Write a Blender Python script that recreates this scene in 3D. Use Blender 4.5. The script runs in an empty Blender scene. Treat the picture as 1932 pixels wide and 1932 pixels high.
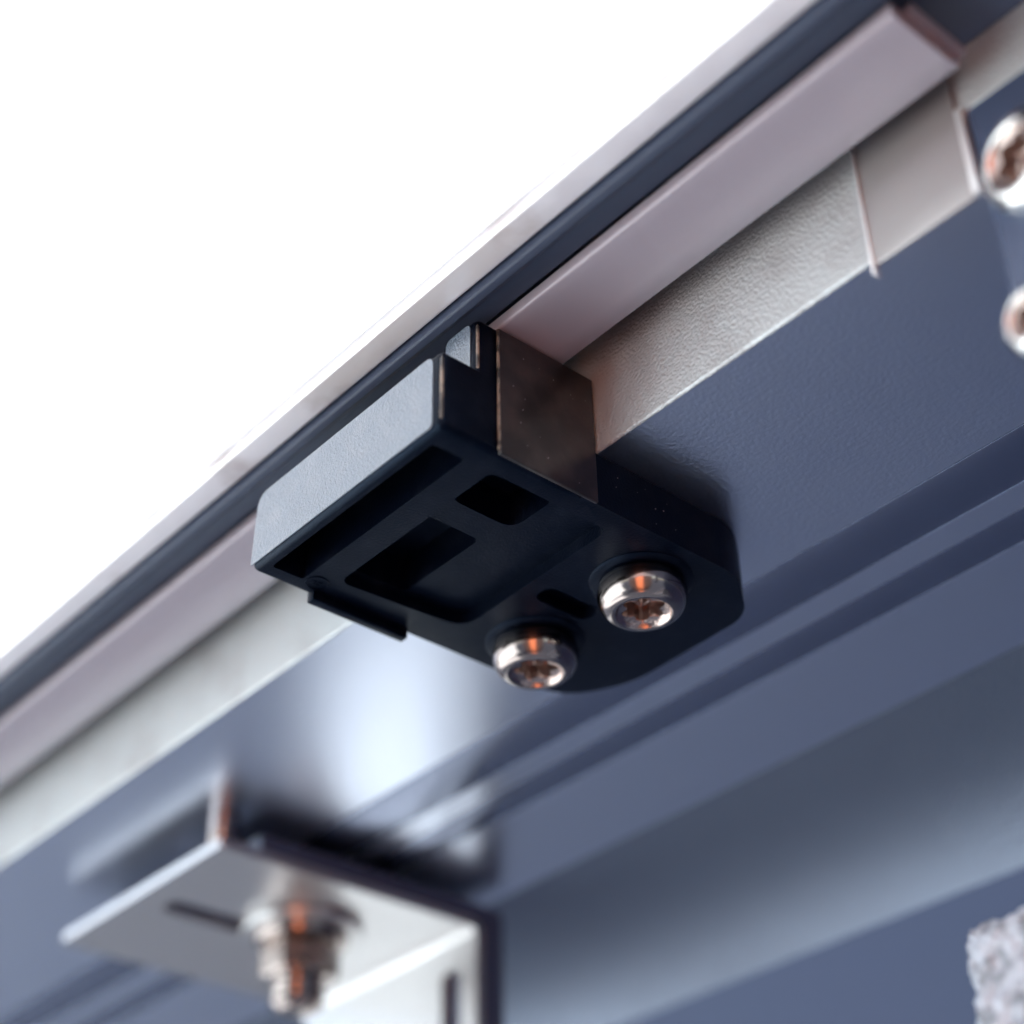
import bpy, bmesh, math, random
from mathutils import Matrix, Vector
C = bpy.context; SC = C.scene; COL = SC.collection
R = math.radians
MM = 0.001                       # all small shapes are drawn in millimetres
Z0 = 2.2                         # height of the underside of the clip above the ground, metres

# ------------------------------------------------------------------ camera
cd = bpy.data.cameras.new('camera'); cam = bpy.data.objects.new('camera', cd); COL.objects.link(cam)
cd.sensor_width = 36; cd.lens = 36 * 3306 / 1932
cd.clip_start = 0.005; cd.clip_end = 500
rot = Matrix(((0.65122431, 0.4506487, 0.61059205), (0.75873225, -0.37048012, -0.535789), (-0.0152404, 0.8121947, -0.58318736)))
m4 = rot.to_4x4(); m4.translation = Vector((106.84 * MM, -111.54 * MM, Z0 - 99.99 * MM)); cam.matrix_world = m4
cd.dof.use_dof = True; cd.dof.focus_distance = 0.174; cd.dof.aperture_fstop = 12
SC.camera = cam

# ------------------------------------------------------------------ sky, sun, exposure
SUN_EL, SUN_AZ = R(52), R(108)   # azimuth counter-clockwise from +X: behind the rail, to the left
w = bpy.data.worlds.new('World'); SC.world = w; w.use_nodes = True
nt = w.node_tree; bg = nt.nodes['Background']
sk = nt.nodes.new('ShaderNodeTexSky'); sk.sky_type = 'NISHITA'; sk.sun_disc = False
sk.sun_elevation = SUN_EL; sk.sun_rotation = R(90) - SUN_AZ
sk.air_density = 1.0; sk.dust_density = 1.5
nt.links.new(sk.outputs[0], bg.inputs[0]); bg.inputs[1].default_value = 0.15
sl = bpy.data.lights.new('sun', 'SUN'); sl.energy = 5.0; sl.angle = R(0.5); sl.color = (1, .97, .93)
so = bpy.data.objects.new('sun', sl); COL.objects.link(so)
sd = Vector((math.cos(SUN_EL) * math.cos(SUN_AZ), math.cos(SUN_EL) * math.sin(SUN_AZ), math.sin(SUN_EL)))
so.rotation_euler = sd.to_track_quat('Z', 'Y').to_euler()
vs = SC.view_settings; vs.view_transform = 'Standard'; vs.look = 'None'; vs.gamma = 1; vs.use_curve_mapping = False
vs.exposure = 1.85

# ------------------------------------------------------------------ materials
def mat(name, col, rough=.5, metal=0, spec=.5, bumps=(), mott=None, coat=0, tint=None):
    m = bpy.data.materials.new(name); m.use_nodes = True; t = m.node_tree; b = t.nodes['Principled BSDF']
    b.inputs['Base Color'].default_value = (*col, 1); b.inputs['Roughness'].default_value = rough
    b.inputs['Metallic'].default_value = metal; b.inputs['Specular IOR Level'].default_value = spec
    b.inputs['Coat Weight'].default_value = coat; b.inputs['Coat Roughness'].default_value = .12
    if tint: b.inputs['Specular Tint'].default_value = (*tint, 1)
    tc = t.nodes.new('ShaderNodeTexCoord'); last = None
    for size, dist, detail in bumps:            # (grain size mm, height mm, detail)
        n = t.nodes.new('ShaderNodeTexNoise'); n.inputs['Scale'].default_value = 1000 / size
        n.inputs['Detail'].default_value = detail; n.inputs['Roughness'].default_value = .55
        t.links.new(tc.outputs['Object'], n.inputs['Vector'])
        bp = t.nodes.new('ShaderNodeBump'); bp.inputs['Distance'].default_value = dist * MM; bp.inputs['Strength'].default_value = 1
        t.links.new(n.outputs[0], bp.inputs['Height'])
        if last: t.links.new(last.outputs[0], bp.inputs['Normal'])
        last = bp
    if last: t.links.new(last.outputs[0], b.inputs['Normal'])
    if mott:                                    # (size mm, other colour, lo, hi): wear and dirt in patches
        n = t.nodes.new('ShaderNodeTexNoise'); n.inputs['Scale'].default_value = 1000 / mott[0]; n.inputs['Detail'].default_value = 6
        t.links.new(tc.outputs['Object'], n.inputs['Vector'])
        r = t.nodes.new('ShaderNodeMapRange'); r.inputs[1].default_value = mott[2]; r.inputs[2].default_value = mott[3]
        t.links.new(n.outputs[0], r.inputs[0])
        x = t.nodes.new('ShaderNodeMix'); x.data_type = 'RGBA'
        x.inputs[6].default_value = (*col, 1); x.inputs[7].default_value = (*mott[1], 1)
        t.links.new(r.outputs[0], x.inputs[0]); t.links.new(x.outputs[2], b.inputs['Base Color'])
    return m

def sheet_mat(name, col, k):                    # a sheet that lets daylight through: k of it translucent
    m = bpy.data.materials.new(name); m.use_nodes = True; t = m.node_tree
    t.nodes.remove(t.nodes['Principled BSDF']); out = t.nodes['Material Output']
    d = t.nodes.new('ShaderNodeBsdfDiffuse'); tr = t.nodes.new('ShaderNodeBsdfTranslucent'); x = t.nodes.new('ShaderNodeMixShader')
    g = t.nodes.new('ShaderNodeBsdfGlossy'); g.inputs['Roughness'].default_value = .25; y = t.nodes.new('ShaderNodeMixShader')
    fr = t.nodes.new('ShaderNodeFresnel')
    n = t.nodes.new('ShaderNodeTexNoise'); tc = t.nodes.new('ShaderNodeTexCoord'); mp = t.nodes.new('ShaderNodeMapping')
    mp.inputs['Scale'].default_value = (60, 500, 500); n.inputs['Scale'].default_value = 1; n.inputs['Detail'].default_value = 5
    t.links.new(tc.outputs['Object'], mp.inputs[0]); t.links.new(mp.outputs[0], n.inputs['Vector'])
    cr = t.nodes.new('ShaderNodeValToRGB'); cr.color_ramp.elements[0].position = .3; cr.color_ramp.elements[1].position = .5
    cr.color_ramp.elements[0].color = (*[c * .9 for c in col], 1); cr.color_ramp.elements[1].color = (*col, 1)
    t.links.new(n.outputs[0], cr.inputs[0])
    for q in (d, tr): t.links.new(cr.outputs[0], q.inputs['Color'])
    x.inputs[0].default_value = k
    t.links.new(d.outputs[0], x.inputs[1]); t.links.new(tr.outputs[0], x.inputs[2])
    t.links.new(fr.outputs[0], y.inputs[0]); t.links.new(x.outputs[0], y.inputs[1]); t.links.new(g.outputs[0], y.inputs[2])
    t.links.new(y.outputs[0], out.inputs['Surface'])
    return m

RAIL = (.30, .33, .39)
M = {
 'face':   mat('textured_grey_paint', (.50, .54, .555), .42, .4, .5, ((.36, .13, .5), (.2, .03, 1)), (9, (.39, .40, .41), .5, .75)),
 'groove_tone': mat('groove_shade_tone', (.26, .29, .38), .27, 1.0, .5, ((.8, .01, 2),)),  # darker rail tone painted for the shade inside the grooves
 'soffit': mat('satin_grey_paint', (.58, .62, .72), .28, 1.0, .5, ((.5, .036, 1), (.3, .004, 1))),
 'flare':  mat('textured_edge_paint', (.20, .235, .30), .42, .9, .5, ((.5, .26, 1), (.25, .04, 1))),
 'smooth': mat('smooth_grey_metal', (.44, .43, .43), .34, .6, .5, ((3, .02, 2),)),
 'bare':   mat('bare_cut_aluminium', (.9, .9, .9), .4, .7, .5, ((.5, .08, 3),)),
 'black':  mat('black_plastic', (.0005, .0014, .0055), .4, 0, .16, ((.28, .03, 2), (.1, .004, 1)), (2.5, (.005, .007, .013), .5, .8), tint=(.35, .6, 1)),
 'tab':    mat('scuffed_dark_plastic', (.012, .010, .012), .30, 0, .55, ((.5, .012, 4), (6, .1, 2)), (3.5, (.045, .036, .034), .42, .75)),
 'edge_glint':   mat('plastic_edge_glint', (.26, .21, .16), .35, 0, .8, ((.4, .1, 3),), (1.5, (.03, .025, .02), .45, .6)),  # pale tone standing in for highlights on the clip's edges
 'dust':   mat('pale_dust', (.25, .25, .27), .6),
 'steel':  mat('polished_steel', (.31, .265, .25), .17, 1, .5, ((2.5, .02, 2),)),
 'silver': mat('bright_zinc', (.80, .79, .77), .16, 1, .5, ((2, .02, 2),)),
 'recess': mat('machined_steel', (.42, .33, .30), .2, 1, .5, ((.35, .05, 3),)),
 'galv':   mat('satin_steel_sheet', (.47, .465, .47), .32, .8, .5, ((1.2, .006, 2),)),
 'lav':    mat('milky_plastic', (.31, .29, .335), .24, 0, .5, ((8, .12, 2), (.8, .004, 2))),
 'lav2':   mat('milky_plastic_darker', (.26, .25, .29), .35, 0, .5, ((2, .02, 2),)),  # slightly darker tone of the backing layer
 'seal':   mat('dark_rubber', (.036, .05, .085), .5, 0, .3, ((1.5, .01, 2),)),
 'trim':   mat('brushed_trim', (.90, .90, .92), .2, .4, .5, ((9, .3, 2), (.8, .01, 2)), (12, (.66, .62, .62), .56, .68)),
 'inner':  mat('dark_blue_paint', (.055, .075, .13), .35, .2, .5, ((2, .02, 2),)),
 'wall':   mat('blue_wall_paint', (.010, .020, .056), .55, 0, .4, ((6, .3, 3),), (120, (.012, .020, .057), .45, .7)),
 'stone':  mat('rough_concrete', (.36, .39, .45), .6, 0, .5, ((1.6, .5, 3), (.5, .12, 3)), (1.6, (.17, .19, .22), .45, .6)),
 'white':  mat('white_bounce_coat', (.74, .84, .85), .8, 0, .3, ((8, 1, 4),), (300, (.74, .77, .77), .4, .7)),
 'light_blocker': mat('dark_brown_blocker_paint', (.07, .05, .045), .6, 0, .3, ((6, .3, 3),)),
 'reflector_post':   mat('orange_reflector_paint', (.88, .27, .12), .7, 0, .3, ((5, .5, 3),)),
 'asphalt': mat('dark_asphalt', (.035, .04, .05), .8, 0, .3, ((8, 1, 4),)),
 'ground': mat('pale_bounce_paving', (.62, .65, .64), .8, 0, .3, ((20, 1, 4),), (200, (.42, .41, .39), .4, .7)),  # only for the unseen paving added to bounce light
 'sheet':  sheet_mat('white_translucent_sheet', (.93, .94, .95), .72),
}
# clip front face in glare: its sheen is painted as a paler base colour, plus stronger gloss
M['grain'] = mat('grained_plastic_glare', (.095, .135, .185), .36, 0, 1.0, ((.28, .28, 2), (.12, .05, 1)), (3, (.13, .165, .21), .5, .75), coat=.8)

# ------------------------------------------------------------------ helpers
def finish(o, angle=35):
    for p in o.data.polygons: p.use_smooth = True
    try: o.data.set_sharp_from_angle(angle=R(angle))
    except Exception: pass
def link(name, bm, m, parent=None, angle=35):
    bmesh.ops.recalc_face_normals(bm, faces=bm.faces)
    me = bpy.data.meshes.new(name); bm.to_mesh(me); bm.free(); me.materials.append(m)
    o = bpy.data.objects.new(name, me); COL.objects.link(o); finish(o, angle)
    if parent: o.parent = parent
    return o
def tag(o, label=None, cat=None, group=None, kind=None):
    for k, v in (('label', label), ('category', cat), ('group', group), ('kind', kind)):
        if v: o[k] = v
    return o
def thing(name, label, cat, loc=(0, 0, 0), group=None):
    o = bpy.data.objects.new(name, None); COL.objects.link(o); o.empty_display_size = .01
    o.location = (loc[0] * MM, loc[1] * MM, Z0 + loc[2] * MM)
    return tag(o, label, cat, group)
def add_box(bm, x0, x1, y0, y1, z0, z1, bev=0, seg=3):
    v = [bm.verts.new((x * MM, y * MM, z * MM)) for x in (x0, x1) for y in (y0, y1) for z in (z0, z1)]
    f = [bm.faces.new([v[i] for i in q]) for q in ((0, 1, 3, 2), (4, 6, 7, 5), (0, 4, 5, 1), (2, 3, 7, 6), (0, 2, 6, 4), (1, 5, 7, 3))]
    if bev:
        es = list({e for q in f for e in q.edges})
        bmesh.ops.bevel(bm, geom=es, offset=bev * MM, segments=seg, profile=.5, affect='EDGES')
def box(*a, **k):
    bm = bmesh.new(); add_box(bm, *a, **k); return bm
def add_prism(bm, pts, x0, x1, xs=None):        # YZ outline extruded along X
    a = [bm.verts.new((x0 * MM, y * MM, z * MM)) for y, z in pts]
    b = [bm.verts.new((x1 * MM, y * MM, z * MM)) for y, z in pts]
    n = len(pts)
    for i in range(n): bm.faces.new((a[i], a[(i + 1) % n], b[(i + 1) % n], b[i]))
    bm.faces.new(a[::-1]); bm.faces.new(b)
def rpoly(pts, rad, seg=6):                     # outline with rounded corners
    out = []; n = len(pts)
    for i, p in enumerate(pts):
        r = rad[i] if isinstance(rad, (list, tuple)) else rad
        p = Vector(p); a = Vector(pts[i - 1]) - p; b = Vector(pts[(i + 1) % n]) - p
        if r <= 0: out.append(tuple(p)); continue
        A = p + a.normalized() * r; B = p + b.normalized() * r
        for k in range(seg + 1):
            t = k / seg; q = A * (1 - t) ** 2 + p * 2 * t * (1 - t) + B * t * t; out.append((q.x, q.y))
    return out
def slab(pts, z0, z1, flare=0):                 # XY outline extruded along Z
    bm = bmesh.new()
    a = [bm.verts.new((x * MM, y * MM, z0 * MM)) for x, y in pts]; b = [bm.verts.new((x * MM, y * MM, z1 * MM)) for x, y in pts]
    n = len(pts)
    for i in range(n): bm.faces.new((a[i], a[(i + 1) % n], b[(i + 1) % n], b[i]))
    bm.faces.new(a[::-1]); bm.faces.new(b)
    bmesh.ops.recalc_face_normals(bm, faces=bm.faces)
    return bm
def rect(x0, x1, y0, y1, r): return rpoly([(x0, y0), (x1, y0), (x1, y1), (x0, y1)], r)
def add_rings(bm, rings, cx=0, cy=0, cap0=True, cap1=True):      # rings: lists of (x, y, z) with equal counts
    prev = None; first = None
    for rg in rings:
        vs_ = [bm.verts.new(((x + cx) * MM, (y + cy) * MM, z * MM)) for x, y, z in rg]
        if prev:
            for i in range(len(vs_)): bm.faces.new((prev[i], prev[(i + 1) % len(vs_)], vs_[(i + 1) % len(vs_)], vs_[i]))
        else: first = vs_
        prev = vs_
    if cap0: bm.faces.new(first[::-1])
    if cap1: bm.faces.new(prev)
def circ(r, z, n=72): return [(r * math.cos(2 * math.pi * i / n), r * math.sin(2 * math.pi * i / n), z) for i in range(n)]
def lathe(bm, prof, cx=0, cy=0, n=72): add_rings(bm, [circ(r, z, n) for r, z in prof], cx, cy)
def boolean(a, b, op):
    md = a.modifiers.new('b', 'BOOLEAN'); md.operation = op; md.solver = 'EXACT'; md.object = b
def bake(o, extra=None):                        # apply modifiers without operators
    dg = C.evaluated_depsgraph_get(); me = bpy.data.meshes.new_from_object(o.evaluated_get(dg)); o.modifiers.clear(); o.data = me

# ------------------------------------------------------------------ ground, back wall, unseen light helpers
g = bmesh.new(); add_box(g, -60000, 60000, -60000, 60000, -200, 0)
o = link('ground', g, M['asphalt']); tag(o, 'dark ground far below the rail', None, None, 'structure')
g = bmesh.new(); add_box(g, -30000, -900, -30000, -100, 2, 6)  # unseen pale area, added on this side only to bounce light upward
o = link('bounce_paving', g, M['ground']); tag(o, 'unseen pale paving added to bounce sunlight up at the rail', None, None, 'structure')
ww = bmesh.new(); add_box(ww, -7000, -300, -2640, -2500, 6, 4600)  # unseen, added to brighten the faces turned to this side
o = link('bounce_wall', ww, M['white']); tag(o, 'unseen white wall added to throw sunlight on the rail face', 'wall')
wl = bmesh.new()
add_box(wl, -3500, 1800, 260, 290, -450, 200)
o = link('wall', wl, M['wall']); o.location.z = Z0; tag(o, 'dark blue painted wall out of focus behind the rail', 'wall')
pb = bmesh.new(); lathe(pb, [(95, -2199), (95, 300)], 0, 0, 48)  # unseen orange column added as the stripe mirrored in the screws
o = link('reflector_post', pb, M['reflector_post']); o.location = (.38, -.46, Z0); tag(o, 'unseen orange post mirrored as an orange stripe in the screw heads', 'reflector_post')

db = bmesh.new(); add_box(db, -550, 550, 0, 40, -2199, 500)  # unseen dark board added to darken the reflections in the screws
o = link('light_blocker', db, M['light_blocker']); o.location = (.72, -.84, Z0); o.rotation_euler.z = R(46); tag(o, 'unseen dark brown screen added behind the unseen orange post', 'light_blocker')

# ------------------------------------------------------------------ roof sheet
rs = thing('roof_panel', 'glaring white roof sheet with a grey smeared edge, upper left', 'roof panel', (0, -34.6, 17))
bm = bmesh.new(); add_prism(bm, [(-.3, 1), (-420, 1), (-420, 4), (-.3, 4)], -700, 150); link('sheet', bm, M['sheet'], rs)
bm = bmesh.new(); add_prism(bm, rpoly([(0, 0), (0, 5), (3.3, 5), (3.3, 0)], .5), -700, 200); link('edge_trim', bm, M['trim'], rs)

# ------------------------------------------------------------------ rail
rail = thing('rail', 'long grey painted metal rail that carries the black clip', 'rail', (0, 0, 0))
# outer textured face with the rolled lower edge
def face_profile(zlow):
    p = [(-14, 22.4), (-14, zlow + .3)]
    for k in range(1, 6):
        a = k / 5 * math.pi / 2; p.append((-14 + .3 * (1 - math.cos(a)), zlow + .3 * (1 - math.sin(a))))
    p += [(-13.66, zlow), (-13.66, 22.4)]
    return p
bm = bmesh.new(); add_prism(bm, face_profile(6.4), -700, 55); add_prism(bm, face_profile(15.2), 55, 160)
link('outer_face', bm, M['face'], rail)
sof = [(-13.63, 6.4), (15.2, 6.4), (15.4, 6.6), (15.4, 9.5), (23.2, 9.5), (23.2, 6.4), (27.0, 6.4), (27.0, 9.5), (32.3, 9.5), (32.3, 6.4)]
sof += [(49.9, 6.4), (49.9, 26), (-12.2, 26), (-12.2, 22.3), (-13.63, 22.3)]
bm = bmesh.new(); add_prism(bm, sof, -700, 200); link('soffit', bm, M['soffit'], rail, 25)
for y0, y1 in ((15.45, 23.15), (27.05, 32.25)):
    link('groove_shade', box(-700, 200, y0 - .03, y1 + .03, 6.43, 9, bev=.02), M['groove_tone'], rail)  # strip fills the groove, its shade put into the colour
fl = []
for k in range(0, 25):
    t = k / 24; fl.append((49.95 + 36.0 * t, 6.4 - 7.6 * t ** 4.0))
fl += [(86.3, -1.5), (86.6, 0), (86.6, 26), (49.95, 26)]
bm = bmesh.new(); add_prism(bm, fl, -700, 200); link('drip_edge', bm, M['flare'], rail, 25)
bm = bmesh.new(); add_prism(bm, [(-30.9, 22.5), (-12.3, 22.5), (-12.3, 25), (-30.9, 25)], -700, 200); link('top_flange', bm, M['inner'], rail)
bm = box(44.3, 55.0, -14.5, -14.05, 5.2, 22.3, bev=.1); link('joint_cover', bm, M['smooth'], rail)
for x0, x1, z0 in ((44.1, 44.45, 4.1), (55.02, 55.7, 5.4)):
    bm = bmesh.new(); add_box(bm, x0, x1, -14.75, -13.9, z0, 20.6 if x0 < 50 else 15.4, .08, 2); link('bare_edge', bm, M['bare'], rail)

# ------------------------------------------------------------------ milky strip and rubber seal
st = thing('plastic_strip', 'milky lavender plastic strip lying along the top of the rail face', 'strip', (0, 0, 0))
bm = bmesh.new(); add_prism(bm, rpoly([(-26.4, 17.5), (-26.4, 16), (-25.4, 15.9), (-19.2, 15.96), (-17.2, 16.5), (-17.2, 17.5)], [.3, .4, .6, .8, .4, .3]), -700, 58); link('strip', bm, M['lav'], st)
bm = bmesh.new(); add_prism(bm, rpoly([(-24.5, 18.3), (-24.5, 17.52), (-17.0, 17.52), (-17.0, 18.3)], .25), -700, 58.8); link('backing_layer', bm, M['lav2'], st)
sl_ = bmesh.new(); add_prism(sl_, rpoly([(-31.1, 22), (-31.1, 16.2), (-30.2, 16.0), (-29.6, 16.5), (-28.9, 16.6), (-26.9, 17.1), (-26.9, 22)], [.1, .3, .2, .2, .2, .2, .1]), -700, 200)
o = link('rubber_seal', sl_, M['seal'], None); o.location.z = Z0; tag(o, 'dark ribbed rubber seal between the white sheet and the milky strip', 'seal')

# ------------------------------------------------------------------ black clip
clip = thing('guide_clip', 'black moulded plastic clip screwed under the rail, two shiny screws', 'clip')
body = link('housing', box(-22.7, 8.4, -33.6, -14.1, 0, 9.3, bev=.75, seg=5), M['black'])
tmp = []
def T(bm): o = link('cutter', bm, M['black']); tmp.append(o); return o
plate_pts = rpoly([(-22.0, -16), (8.4, -16), (8.4, 5.8), (3.6, 12.2), (-15, 12.6), (-21.9, 8.3)], [0, 0, 2.5, 2.5, 4, 3.5])
boolean(body, T(slab(plate_pts, .02, 6.35)), 'UNION')
boolean(body, T(box(2.7, 8.38, -29.2, -14.12, 5, 15.8, bev=.7, seg=4)), 'UNION')
boolean(body, T(box(-23, 7.2, -27.2, -24.5, 8.2, 10)), 'DIFFERENCE')
boolean(body, T(slab(rect(-20.6, 5.7, -32.4, -28.6, .5), -2, 6.5)), 'DIFFERENCE')
boolean(body, T(slab(rpoly([(-18.6, -25.4), (5.8, -25.4), (5.8, -10.2), (-17.4, -9.8)], [1.4, 1, 1.6, 2.4]), -2, 1.5)), 'DIFFERENCE')
boolean(body, T(slab(rect(-17.6, -5.2, -24.9, -17.7, .9), -2, 5.6)), 'DIFFERENCE')
boolean(body, T(slab(rect(-1.6, 5.2, -24.8, -16.4, 1.8), -2, 5.6)), 'DIFFERENCE')
boolean(body, T(slab(rect(-8.2, -5.4, -8.0, -.6, 1.35), -2, 1.6)), 'DIFFERENCE')
bake(body); finish(body, 30); body.parent = clip
for t_ in tmp: bpy.data.objects.remove(t_)
# grained outer skin of the front wall
def skin(x0, x1, z0, z1, y, rr, t=.12):
    pts = rpoly([(x0, z0), (x1, z0), (x1, z1), (x0 + .5, z1)], rr, 8); bm = bmesh.new()
    a = [bm.verts.new((x * MM, (y + t) * MM, z * MM)) for x, z in pts]; b = [bm.verts.new((x * MM, y * MM, z * MM)) for x, z in pts]
    n = len(pts)
    for i in range(n): bm.faces.new((a[i], a[(i + 1) % n], b[(i + 1) % n], b[i]))
    bm.faces.new(a); bm.faces.new(b); return bm
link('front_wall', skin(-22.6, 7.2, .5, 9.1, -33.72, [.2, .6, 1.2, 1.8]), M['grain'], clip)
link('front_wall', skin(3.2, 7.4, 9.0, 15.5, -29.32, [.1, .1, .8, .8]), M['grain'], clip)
link('side_plate', box(8.36, 8.8, -26.8, -14.25, -.1, 15.4, bev=.16, seg=3), M['tab'], clip)
link('edge_highlight', box(8.5, 8.86, -26.95, -26.72, .3, 15.2, bev=.08, seg=2), M['edge_glint'], clip)  # golden highlight along the plate edge, added as a pale strip
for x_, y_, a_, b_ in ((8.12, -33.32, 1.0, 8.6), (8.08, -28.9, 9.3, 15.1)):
    bm = bmesh.new(); lathe(bm, [(.1, a_), (.2, a_ + .3), (.2, b_ - .3), (.1, b_)], x_, y_, 12); link('edge_highlight', bm, M['edge_glint'], clip)  # corner highlights added as pale beads
random.seed(4); bm = bmesh.new()
for k in range(24):
    if k < 15: p = (8.82, random.uniform(-26, -15), random.uniform(1, 14))
    else: p = (8.42, random.uniform(-12, 2), random.uniform(.6, 5))
    rr = random.choice((.035, .05, .07)); bmesh.ops.create_icosphere(bm, subdivisions=1, radius=rr * MM, matrix=Matrix.Translation([c * MM for c in p]))
o = link('dust_specks', bm, M['dust'], clip); o['kind'] = 'stuff'
link('lip', box(-22.6, -21.5, -26.6, -14.2, -1.1, .3, bev=.12, seg=2), M['black'], clip)
for (cx, cy) in ((1.31, -1.26), (-14.75, -1.81)):
    bm = bmesh.new(); lathe(bm, [(5.5, .1), (5.5, -.06), (5.1, -.32), (4.0, -.32)], cx, cy); link('screw_boss', bm, M['black'], clip)
cu = bpy.data.curves.new('mark', 'FONT'); cu.body = 'R'; cu.size = 1.5 * MM; cu.extrude = .06 * MM; cu.align_x = 'CENTER'; cu.align_y = 'CENTER'
to = bpy.data.objects.new('tmp', cu); COL.objects.link(to); C.view_layer.update()
me = bpy.data.meshes.new_from_object(to.evaluated_get(C.evaluated_depsgraph_get())); bpy.data.objects.remove(to)
bm = bmesh.new(); bm.from_mesh(me)
bmesh.ops.transform(bm, matrix=Matrix.Rotation(R(180), 4, 'X'), verts=bm.verts)
N = 40; lo = []
for r_, z_ in ((1.25, 0), (1.25, -.1), (1.05, -.1), (1.05, 0)): lo.append([bm.verts.new((r_ * math.cos(2 * math.pi * i / N) * MM, r_ * math.sin(2 * math.pi * i / N) * MM, z_ * MM)) for i in range(N)])
for k in range(3):
    for i in range(N): bm.faces.new((lo[k][i], lo[k][(i + 1) % N], lo[k + 1][(i + 1) % N], lo[k + 1][i]))
o = link('embossed_mark', bm, M['black'], clip); o.location = (-20.2 * MM, -27.05 * MM, -.02 * MM)

# ------------------------------------------------------------------ screws
def torx(r0, r1, z, n=72): return [((r0 + (r1 - r0) * (.5 + .5 * math.cos(6 * a)) ** .8) * math.cos(a), (r0 + (r1 - r0) * (.5 + .5 * math.cos(6 * a)) ** .8) * math.sin(a), z) for a in [2 * math.pi * i / n for i in range(n)]]
def screw(parent, loc, s=1, spin=0, tilt=None, m='steel'):
    bm = bmesh.new()
    add_rings(bm, [circ(4.0, 0), circ(4.35, -.06)] + [circ(3.0 + 1.72 * math.cos(a), -1.35 - 2.35 * math.sin(a)) for a in [(-.5 + k * .14) for k in range(0, 15)]] + [circ(2.98, -3.68), circ(2.9, -3.6)], cap1=False)
    h = link('screw', bm, M[m], parent, 60)
    bm = bmesh.new()
    add_rings(bm, [circ(2.9, -3.6), circ(2.72, -3.3), circ(2.5, -3.15), torx(1.7, 2.4, -3.05), torx(1.55, 2.28, -2.7), torx(1.45, 2.15, -1.4), circ(1.0, -1.2), circ(.8, -1.7), circ(.5, -2.0), circ(.25, -1.1)], cap0=False)
    r_ = link('drive_recess', bm, M['recess'], h, 28)
    h.location = tuple(c * MM for c in loc); h.scale = (s, s, s); h.rotation_euler = tilt or (0, 0, R(spin))
    return h
screw(clip, (1.31, -1.26, -.33), spin=20)
screw(clip, (-14.75, -1.81, -.33), spin=41)

# ------------------------------------------------------------------ angle bracket hung under the rail
ab = thing('angle_bracket', 'blurred steel angle bracket with a bolt hanging through its slotted plate', 'bracket', (-97, 25, .5))
pl = slab(rect(-27, 16, -24.5, 19.4, .8), 0, 1.4); pl_o = link('plate', pl, M['galv'], None)
sc_ = link('cutter', slab(rect(-7.2, -2.6, -20, -2, 2.2), -3, 4), M['galv']); boolean(pl_o, sc_, 'DIFFERENCE'); bake(pl_o); finish(pl_o); pl_o.parent = ab; bpy.data.objects.remove(sc_)
prof = [(19.4, 1.4), (19.4, 0)] + [(19.4 - .0 + 0.0 * k, 0) for k in range(0)]
bm = bmesh.new(); pp = [(18.5, 1.4)]
for k in range(9):
    a = k / 8 * math.pi / 2; pp.append((18.5 + 2.6 * math.sin(a), 1.4 - 2.6 * (1 - math.cos(a))))
pp.append((21.1, -60)); pp.append((19.7, -60))
for k in range(9):
    a = (1 - k / 8) * math.pi / 2; pp.append((18.5 + 1.2 * math.sin(a), 0 - 1.2 * (1 - math.cos(a))))
add_prism(bm, pp, -27, 16); leg = link('leg', bm, M['galv'], None)
sc_ = link('cutter', box(8.0, 12.4, 15, 25, -45, -5, bev=1), M['galv']); boolean(leg, sc_, 'DIFFERENCE'); bake(leg); finish(leg); leg.parent = ab; bpy.data.objects.remove(sc_)
bm = bmesh.new(); add_prism(bm, rpoly([(-18, 1.46), (20.2, 1.46), (21.2, .6), (21.2, -60), (25.2, -60), (25.2, 3.9), (-18, 3.9)], [.2, 1, 1, .1, .1, 2, .3]), -26.6, 15.7)
link('shaded_thickness', bm, M['inner'], ab)  # bracket thickness added as a dark piece, its shade in the colour
bm = bmesh.new(); lathe(bm, [(1.9, 1.4), (2.0, 1.6), (2.0, 5.75), (1.9, 5.89)], 13.8, -22.8, 40); link('pin', bm, M['steel'], ab)
bolt = bmesh.new(); prof = [(3.9, 5.8), (3.9, -3.5)]; z = -3.5
while z > -11.5: prof += [(3.9, z), (3.35, z - .55), (3.35, z - .7), (3.9, z - 1.25)]; z -= 1.35
prof += [(3.4, z - .3), (2.9, z - .9), (1.6, z - 1.3)]
lathe(bolt, prof, 0, 0, 40); bo = link('bolt', bolt, M['steel'], ab, 50)
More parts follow.
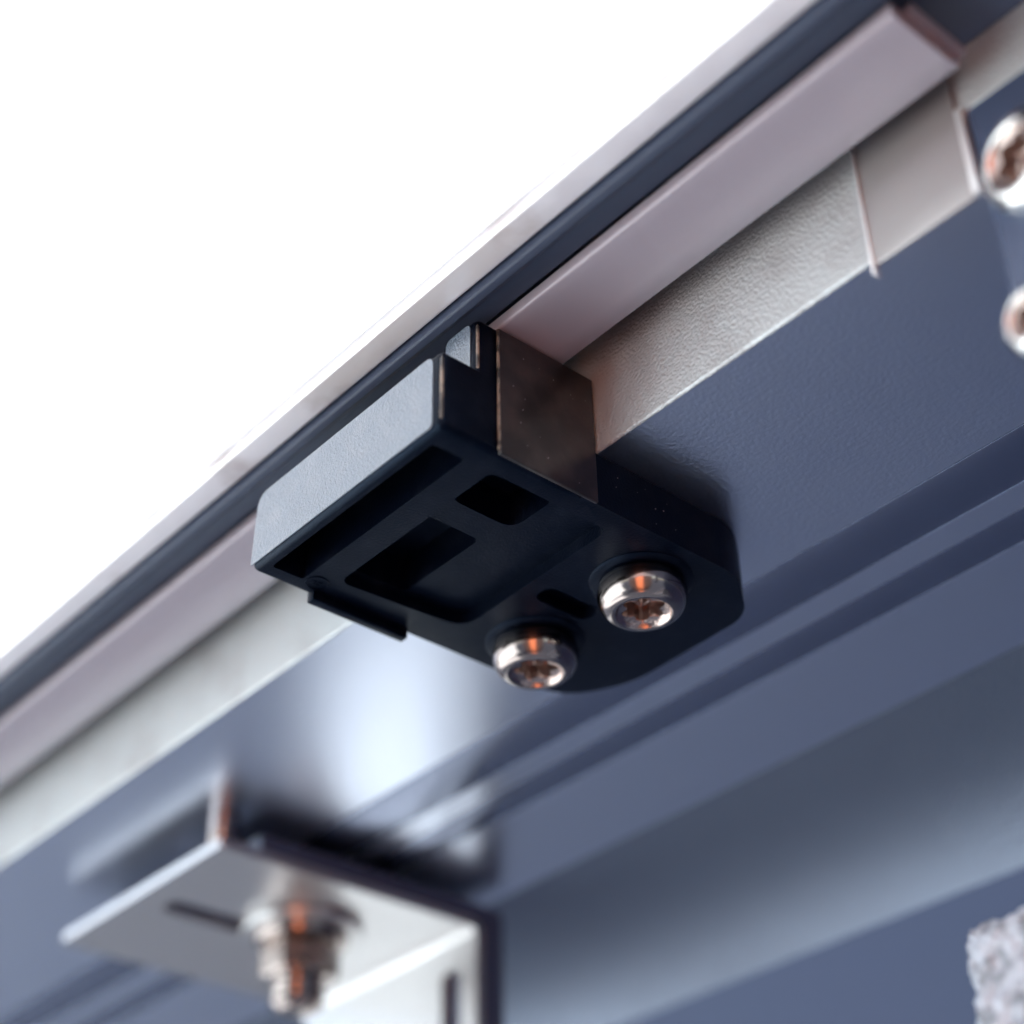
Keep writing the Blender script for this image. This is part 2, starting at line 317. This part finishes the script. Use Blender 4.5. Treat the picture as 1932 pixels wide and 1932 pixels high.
bm = bmesh.new(); lathe(bm, [(8.6, -.02), (8.8, -.3), (8.8, -1.2), (8.6, -1.5), (4, -1.5)], 0, 0, 48); link('washer', bm, M['galv'], bo)
bm = bmesh.new(); lathe(bm, [(6.9, -1.52), (6.9, -2.2), (6.5, -2.8), (5, -3.0)], 0, 0, 48); link('washer', bm, M['steel'], bo)
bm = bmesh.new(); hx = lambda r, z_: [(r * math.cos(a) / max(math.cos((a % (math.pi / 3)) - math.pi / 6), .5), r * math.sin(a) / max(math.cos((a % (math.pi / 3)) - math.pi / 6), .5), z_) for a in [2 * math.pi * i / 48 for i in range(48)]]
add_rings(bm, [circ(4.8, -2.9, 48), hx(4.9, -3.3), hx(4.9, -7.4), circ(4.7, -7.9, 48), circ(3.8, -7.9, 48)]); link('nut', bm, M['steel'], bo, 30)

# ------------------------------------------------------------------ second bracket at the right edge of the photo
hb = thing('hanging_bracket', 'dark blue bracket with two blurred shiny screws at the right edge', 'bracket', (57, -14.6, 4))
link('plate', box(-.9, 30, 0, 2, -24, 10.8, bev=.4), M['inner'], hb)
screw(hb, (4.6, -.1, -.7), .95, 0, (R(-90 + 6), 0, R(-16)), 'silver')
screw(hb, (1.5, -.1, -15.2), .62, 0, (R(-90 + 6), 0, R(-16)), 'silver')

# ------------------------------------------------------------------ rough block in the lower right corner
bm = bmesh.new(); add_box(bm, 21.8, 60, 14, 34, -90, -40.6, 1.5, 3)
bmesh.ops.subdivide_edges(bm, edges=bm.edges[:], cuts=5, use_grid_fill=True)
o = link('rough_block', bm, M['stone'], None, 80); o.location.z = Z0
s = o.modifiers.new('s', 'SUBSURF'); s.subdivision_type = 'SIMPLE'; s.levels = s.render_levels = 4
tx = bpy.data.textures.new('grit', 'CLOUDS'); tx.noise_scale = .0014; tx.noise_depth = 3
d = o.modifiers.new('d', 'DISPLACE'); d.texture = tx; d.strength = 1.5 * MM; d.mid_level = .5; d.texture_coords = 'LOCAL'
bake(o); finish(o, 80)
tag(o, 'rough gritty pale grey concrete block in the lower right corner', 'block')
